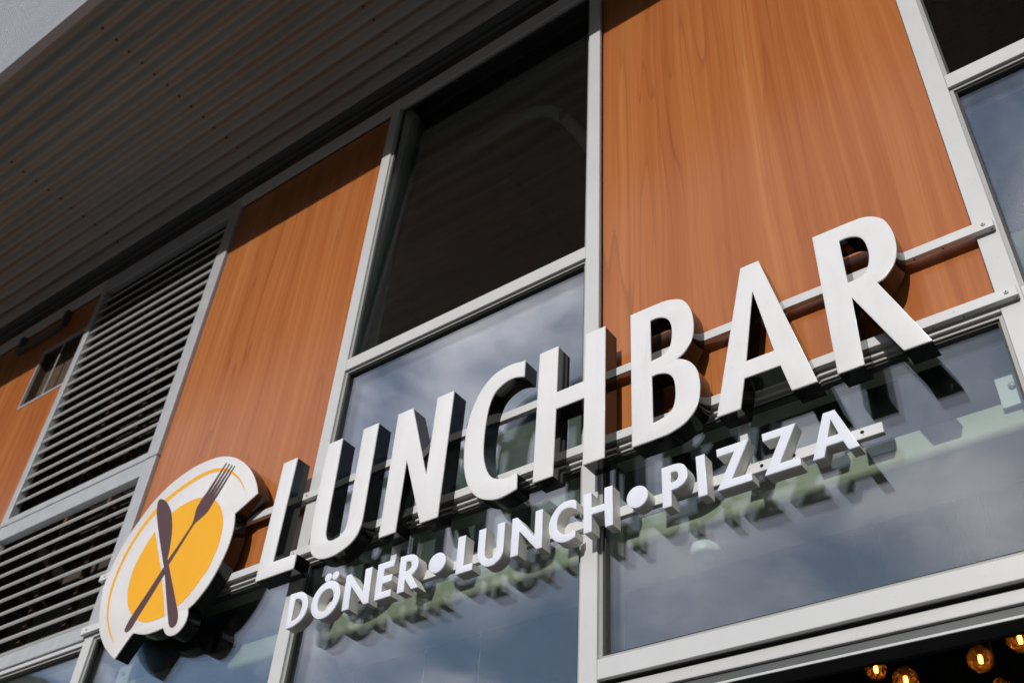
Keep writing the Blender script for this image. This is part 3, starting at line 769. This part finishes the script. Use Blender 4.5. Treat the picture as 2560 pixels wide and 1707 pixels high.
scr = MB().lathe([(.0075, .0), (.0075, -.003), (.004, -.0055), (0, -.0055)], (0, 0, 0), 'Z', 10).mesh('soffit_screw', M['rust'])
for sx in (-3.879, -2.62, -5.14, -6.4):
    for n in range(0, 14):
        link('soffit_screw', scr, soff, (sx - XL + random.uniform(-.004, .004), -1.211 + .0885 * n + .016 + 1.343, 6.4538 - 6.45))
fp = [(-1.30, 6.4505), (-1.349, 6.4505), (-1.352, 6.454), (-1.352, 6.470)]
z = 6.470
while z < 9.6:
    fp += [(-1.334, z + .002), (-1.334, z + .012), (-1.352, z + .018), (-1.352, z + .040)]
    z += .044
fp += [(-1.30, z)]
MB().prism_x(fp, XL, XR).build('fascia', M['fascia'], bld, (XL, -1.35, 6.45))
MB().box(XL, XR, -1.299, 9, 6.5, 9.7).build('roof', M['dark_metal'], bld, (XL, -1.3, 6.5))
MB().box(XL, XR, -.050, -.012, 6.443, 6.46).build('soffit_trim', M['dark_metal'], bld, (XL, -.05, 6.44), .002, 1)
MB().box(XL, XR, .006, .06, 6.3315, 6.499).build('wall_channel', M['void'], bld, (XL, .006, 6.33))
MB().box(XL, XR, -.011, .0055, 6.405, 6.4425).build('channel_lip', M['dark_metal'], bld, (XL, -.011, 6.4), .002, 1)

# room behind the glass
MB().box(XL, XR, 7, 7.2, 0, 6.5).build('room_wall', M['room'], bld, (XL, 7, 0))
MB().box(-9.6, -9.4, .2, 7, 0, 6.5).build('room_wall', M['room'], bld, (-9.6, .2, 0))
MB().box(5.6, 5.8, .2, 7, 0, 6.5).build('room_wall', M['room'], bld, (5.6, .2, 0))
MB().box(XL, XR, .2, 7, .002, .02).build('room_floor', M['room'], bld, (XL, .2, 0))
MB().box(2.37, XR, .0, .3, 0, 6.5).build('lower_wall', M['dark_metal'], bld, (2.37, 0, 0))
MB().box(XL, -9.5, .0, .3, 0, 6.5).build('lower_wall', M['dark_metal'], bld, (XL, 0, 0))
R0 = .022
fl = [(.175, 3.33), (.175, 3.242 + R0)]
for k in range(1, 8):
    a = math.pi / 2 * k / 7
    fl.append((.175 + R0 - R0 * math.cos(a), 3.242 + R0 - R0 * math.sin(a)))
fl += [(.415, 3.242), (.415, 3.33)]
beam = MB().prism_x(fl, -9.3, 2.3).build('beam', M['beam'], bld, (-9.3, .175, 3.218))
MB().box(-9.3, 2.3, .25, .30, 3.3305, 3.95).build('beam_web', M['web'], beam, (-9.3, .175, 3.218))
for x0, x1, z0, z1, bx, bz in ((-.330, -.272, 3.303, 3.405, -.292, 3.362), (-4.0, -3.918, 3.300, 3.402, -3.955, 3.362)):
    bp = MB().box(x0, x1, .158, .166, z0, z1).build('beam_plate', M['white_plastic'], beam, (x0, .158, z0), .001, 1)
    MB().lathe([(.010, 0), (.010, .006), (.007, .010), (0, .010)], (bx, .158, bz), 'Y', 14).build('beam_bolt', M['steel'], beam, (bx, .158, bz))

# ================================================================== things inside
t = thing('smoke_detector', 'round white smoke detector seen faintly through the shop window glass', 'detector', (-1.247, .268, 3.242))
MB().lathe([(0, 0), (.042, 0), (.042, -.014), (.047, -.016), (.0475, -.040), (.044, -.046), (.030, -.0495), (0, -.050)], (0, 0, 0), 'Z', 32).build('detector_body', M['white_plastic'], t, (0, 0, 0)).location = (0, 0, 0)
MB().lathe([(.024, -.0496), (.023, -.053), (.016, -.055), (0, -.055)], (0, 0, 0), 'Z', 20).build('detector_cap', M['white_plastic'], t, (0, 0, 0)).location = (0, 0, 0)

# air duct and strip light high in the room, behind the tall dark window
t = thing('air_duct', 'grey curved air duct behind the tall dark upper window', 'duct', (-2.6, .5, 6.3))
dp = [(-4.0, .5, 6.48), (-3.5, .5, 6.45), (-3.128, .5, 6.432), (-2.868, .5, 6.379), (-2.593, .5, 6.363), (-2.384, .5, 6.375), (-2.229, .5, 6.360), (-2.127, .5, 6.300), (-2.025, .5, 6.173), (-1.926, .5, 5.987), (-1.86, .5, 5.831), (-1.80, .5, 5.66), (-1.76, .5, 5.45)]
fine = []
for i in range(len(dp) - 1):
    a, b = Vector(dp[i]), Vector(dp[i + 1])
    pm = Vector(dp[max(i - 1, 0)]); pn = Vector(dp[min(i + 2, len(dp) - 1)])
    for k in range(6):
        tt = k / 6
        fine.append(.5 * ((2 * a) + (b - pm) * tt + (2 * pm - 5 * a + 4 * b - pn) * tt**2 + (3 * a - pm - 3 * b + pn) * tt**3))
MB().tube(fine, .034, 14).build('duct_pipe', M['duct'], t, (-2.6, .5, 6.3))
MB().box(-2.02, -1.98, .46, .54, 6.1, 6.17).build('duct_clamp', M['dark_metal'], t, (-2.6, .5, 6.3), .004, 1)

t = thing('cable_tray', 'straight pale cable tray along the top behind the tall dark upper window', 'cable tray', (-2.83, .3, 6.365))
MB().box(-3.4, -1.55, .29, .33, 6.365, 6.392).build('tray', M['duct'], t, (-2.83, .3, 6.365), .002, 1)
MB().box(-3.0, -1.60, .285, .289, 6.370, 6.384).build('tray_stripe', M['brass'], t, (-2.83, .3, 6.365))
def pendant(p, r, label):
    t = thing('pendant_lamp', label, 'lamp', p, 'glowing globe lamps inside the doorway')
    prof = []
    for k in range(13):
        a = -math.pi / 2 + math.pi * .86 * k / 12
        prof.append((r * math.cos(a), r * math.sin(a)))
    MB().lathe(prof, (0, 0, 0), 'Z', 28).build('globe', M['globe'], t).location = (0, 0, 0)
    MB().lathe([(0, -.028), (.010, -.022), (.013, 0), (.010, .022), (0, .026)], (0, 0, 0), 'Z', 12).build('filament', M['filament'], t).location = (0, 0, 0)
    MB().lathe([(0, .026), (.018, .026), (.020, .05), (r * .45, r * .88), (r * .47, r * .93), (.02, r * 1.15), (0, r * 1.15)], (0, 0, 0), 'Z', 20).build('socket', M['brass'], t).location = (0, 0, 0)
    MB().cyl((0, 0, r * 1.14), (0, 0, 6.45 - p[2]), .004, seg=6).build('cord', M['gasket'], t).location = (0, 0, 0)
    return t
pendant((-1.141, 4.0, 4.452), .076, 'glowing amber globe lamp at the far right edge of the dark doorway')
pendant((-1.382, 4.0, 4.385), .076, 'glowing amber globe lamp second from the right in the dark doorway')
pendant((-1.834, 4.0, 4.350), .078, 'glowing amber globe lamp low left in the dark doorway')
pendant((-1.310, 4.0, 4.165), .074, 'glowing amber globe lamp low at the bottom edge below the other lamps')
pendant((-2.130, 4.4, 4.640), .070, 'faint amber globe lamp farthest left in the dark doorway')

for x, zt, zb, lab in ((-2.452, 3.241, 1.2, 'thin steel cable hanging inside the window, middle one of three'),
                       (-2.199, 3.241, 1.2, 'thin steel cable hanging inside the window, nearest the central mullion'),
                       (-2.802, 3.241, 1.2, 'thin steel cable hanging inside the window, farthest left of three')):
    t = thing('hanging_cable', lab, 'cable', (x, .395, zb), 'steel cables hanging inside the window')
    MB().cyl((x, .395, zb), (x, .395, zt - .02), .0016, seg=6).build('cable', M['galv'], t, (x, .395, zb))
    MB().cyl((x, .395, zt - .024), (x, .395, zt), .004, seg=8).build('cable_fitting', M['white_plastic'], t, (x, .395, zb))

# ================================================================== sign rails
def rail(x0, x1, z0, z1, y0, y1, label):
    t = thing('mounting_rail', label, 'sign rail', (x0, 0, z0), 'rails carrying the sign letters')
    MB().box(x0, x1, y0, y1, z0, z1).build('rail_tube', M['rail'], t, (x0, 0, z0), .0025, 2)
    return t
def screw(t, x, z, y):
    MB().lathe([(.0062, 0), (.0062, .0012), (.0045, .003), (.0022, .0036)], (x, y, z), 'Y', 14).build('screw', M['steel'], t, (x, y, z))
    MB().lathe([(0, .0016), (.0022, .0016), (.0022, .0035)], (x, y, z), 'Y', 8).build('screw_recess', M['hole'], t, (x, y, z))
r1 = rail(-4.0956, -.1895, 3.7480, 3.7812, -.021, -.0003, 'long white metal rail behind the upper half of the big letters')
r2 = rail(-4.0950, -.1902, 3.4936, 3.5268, -.021, -.0003, 'long white metal rail behind the feet of the big letters')
for x in (-.2150, -1.491, -2.7865, -4.052):
    screw(r1, x, 3.7655, -.021)
    screw(r2, x - .001, 3.5120, -.021)
for rr, zb in ((r1, 3.748), (r2, 3.4936)):
    for x in (-.198, -.33, -.41, -.9, -1.7, -2.65):
        MB().cyl((x, -.010, zb - .0004), (x, -.010, zb + .002), .0028, seg=8).build('drain_hole', M['hole'], rr, (x, -.01, zb))
r3 = rail(-2.690, -.5885, 3.2201, 3.2534, -.019, -.0002, 'short white metal rail behind the row of small letters')
for x0, x1 in ((-.9785, -.9545), (-2.2815, -2.2555)):
    MB().box(x0, x1, -.0188, -.0004, 3.2538, 3.4932).build('strut', M['rail'], r3, (x0, 0, 3.254), .001, 1)
for x, z in ((-.6425, 3.2392), (-.9240, 3.2366), (-.8310, 3.2358)):
    MB().lathe([(0, .0002), (.0054, .0002), (.0054, -.004)], (x, -.019, z), 'Y', 18).build('cable_hole', M['hole'], r3, (x, -.019, z))
    for dx, dz in ((-.0052, .0107), (.0027, -.0095)):
        MB().lathe([(0, .0002), (.0013, .0002), (.0013, -.002)], (x + dx, -.019, z + dz), 'Y', 8).build('pin_hole', M['hole'], r3, (x, -.019, z))
for x in (-.6, -.69, -1.33, -1.75, -2.1):
    MB().cyl((x, -.010, 3.2197), (x, -.010, 3.222), .0022, seg=8).build('drain_hole', M['hole'], r3, (x, -.01, 3.22))

# ================================================================== sign letters
def letter(name, label, cat, group, loops, yf, yb, side, face, extra=(), drains=True, bevel=.0012):
    xs = [p[0] for l in loops for p in l]; zs = [p[1] for l in loops for p in l]
    org = ((min(xs) + max(xs)) / 2, yb, min(zs))
    t = thing(name, label, cat, org, group)
    for lps, nf, ns in [(loops, 'letter_face', 'letter_side')] + [(e, 'dot_face', 'dot_side') for e in extra]:
        link(ns, plate_mesh(ns, lps, yf + .0065, yb + .0004, M[side], org, 0, -.0007), t)
        link(nf, plate_mesh(nf, lps, yf, yf + .006, M[face], org, bevel), t)
    return t
ORD = {'L': 'large white letter L with black sides, right of the round plate logo',
       'U': 'large white letter U with black sides in front of the pale mullion',
       'N': 'large white letter N with black sides between large U and large C',
       'C': 'large white letter C with black sides in front of the dark window glass',
       'H': 'large white letter H with black sides across the central mullion',
       'B': 'large white letter B with black sides on the big wood panel',
       'A': 'large white letter A with black sides on the big wood panel',
       'R': 'large white letter R with black sides, last letter at the right'}
for k, v in BIG.items():
    letter('sign_letter', ORD[k], 'sign letter', 'large letters of the upper sign row', [spline(l) for l in v], -.0915, -.0207, 'black', 'face')
SORD = [('D', 'small white letter D with cream sides at the left end of the lower row'),
        ('N1', 'small white letter N with cream sides right after the dotted O'),
        ('E', 'small white letter E with cream sides below the large U and N'),
        ('R2', 'small white letter R with cream sides left of the first round dot'),
        ('L2', 'small white letter L with cream sides right of the first round dot'),
        ('U2', 'small white letter U with cream sides right of the small L'),
        ('N2', 'small white letter N with cream sides between the small U and small C'),
        ('C2', 'small white letter C with cream sides beside the central mullion'),
        ('H2', 'small white letter H with cream sides in front of the central mullion'),
        ('P', 'small white letter P with cream sides right of the second round dot'),
        ('I', 'small white letter I with cream sides, a plain upright bar'),
        ('Z1', 'small white letter Z with cream sides beside the small I'),
        ('Z2', 'small white letter Z with cream sides beside the last small A'),
        ('A2', 'small white letter A with cream sides at the right end of the lower row')]
GS = 'small letters of the lower sign row'
for k, lab in SORD:
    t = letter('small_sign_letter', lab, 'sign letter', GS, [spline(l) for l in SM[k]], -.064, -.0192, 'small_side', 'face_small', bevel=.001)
letter('small_sign_letter', 'small white letter O with two dots above it, near the left end', 'sign letter', GS,
       [circle(-2.5172, 3.2350, .0668, .0692, 64), circle(-2.5172, 3.2335, .0375, .0422, 48)], -.064, -.0192, 'small_side', 'face_small',
       extra=([circle(-2.5238, 3.3200, .0157)], [circle(-2.4888, 3.3184, .0157)]), bevel=.001)
for cx, cz, lab in ((-2.0246, 3.2350, 'round white sign dot between the small R and small L'), (-1.2872, 3.2353, 'round white sign dot between the small H and small P')):
    letter('sign_dot', lab, 'sign dot', 'round dots between the small words', [circle(cx, cz, .0348, .0352)], -.064, -.0192, 'small_side', 'face_small', bevel=.001)

# plate logo with knife and fork
YL = -.0875
lp = [spline(LOGO['plate'])]
org = (-3.45, -.0207, 3.2601)
lg = thing('logo_sign', 'round white plate logo with yellow disc, knife and fork left of the letters', 'logo sign', org)
link('logo_side', plate_mesh('logo_side', lp, YL + .0065, -.0211, M['black'], org, 0, -.0008), lg)
lf = link('logo_face', plate_mesh('logo_face', lp, YL, YL + .006, M['face_logo'], org, .0012), lg)
def printed(name, key, m, d, parent=lf):
    return link(name, plate_mesh(name, [spline(LOGO[key], 4)], YL - d, YL - .0001, M[m], org), parent)
printed('plate_rim', 'arc', 'yellow_print', .0006)
printed('plate_disc', 'yl', 'yellow_print', .0006)
printed('plate_disc', 'yr', 'yellow_print', .0006)
printed('knife', 'knife', 'brown_print', .0010)
printed('fork', 'fork', 'brown_print', .0014)
for k in ('t1', 't2', 't3', 't4'):
    printed('fork_tine', k, 'brown_print', .0017)
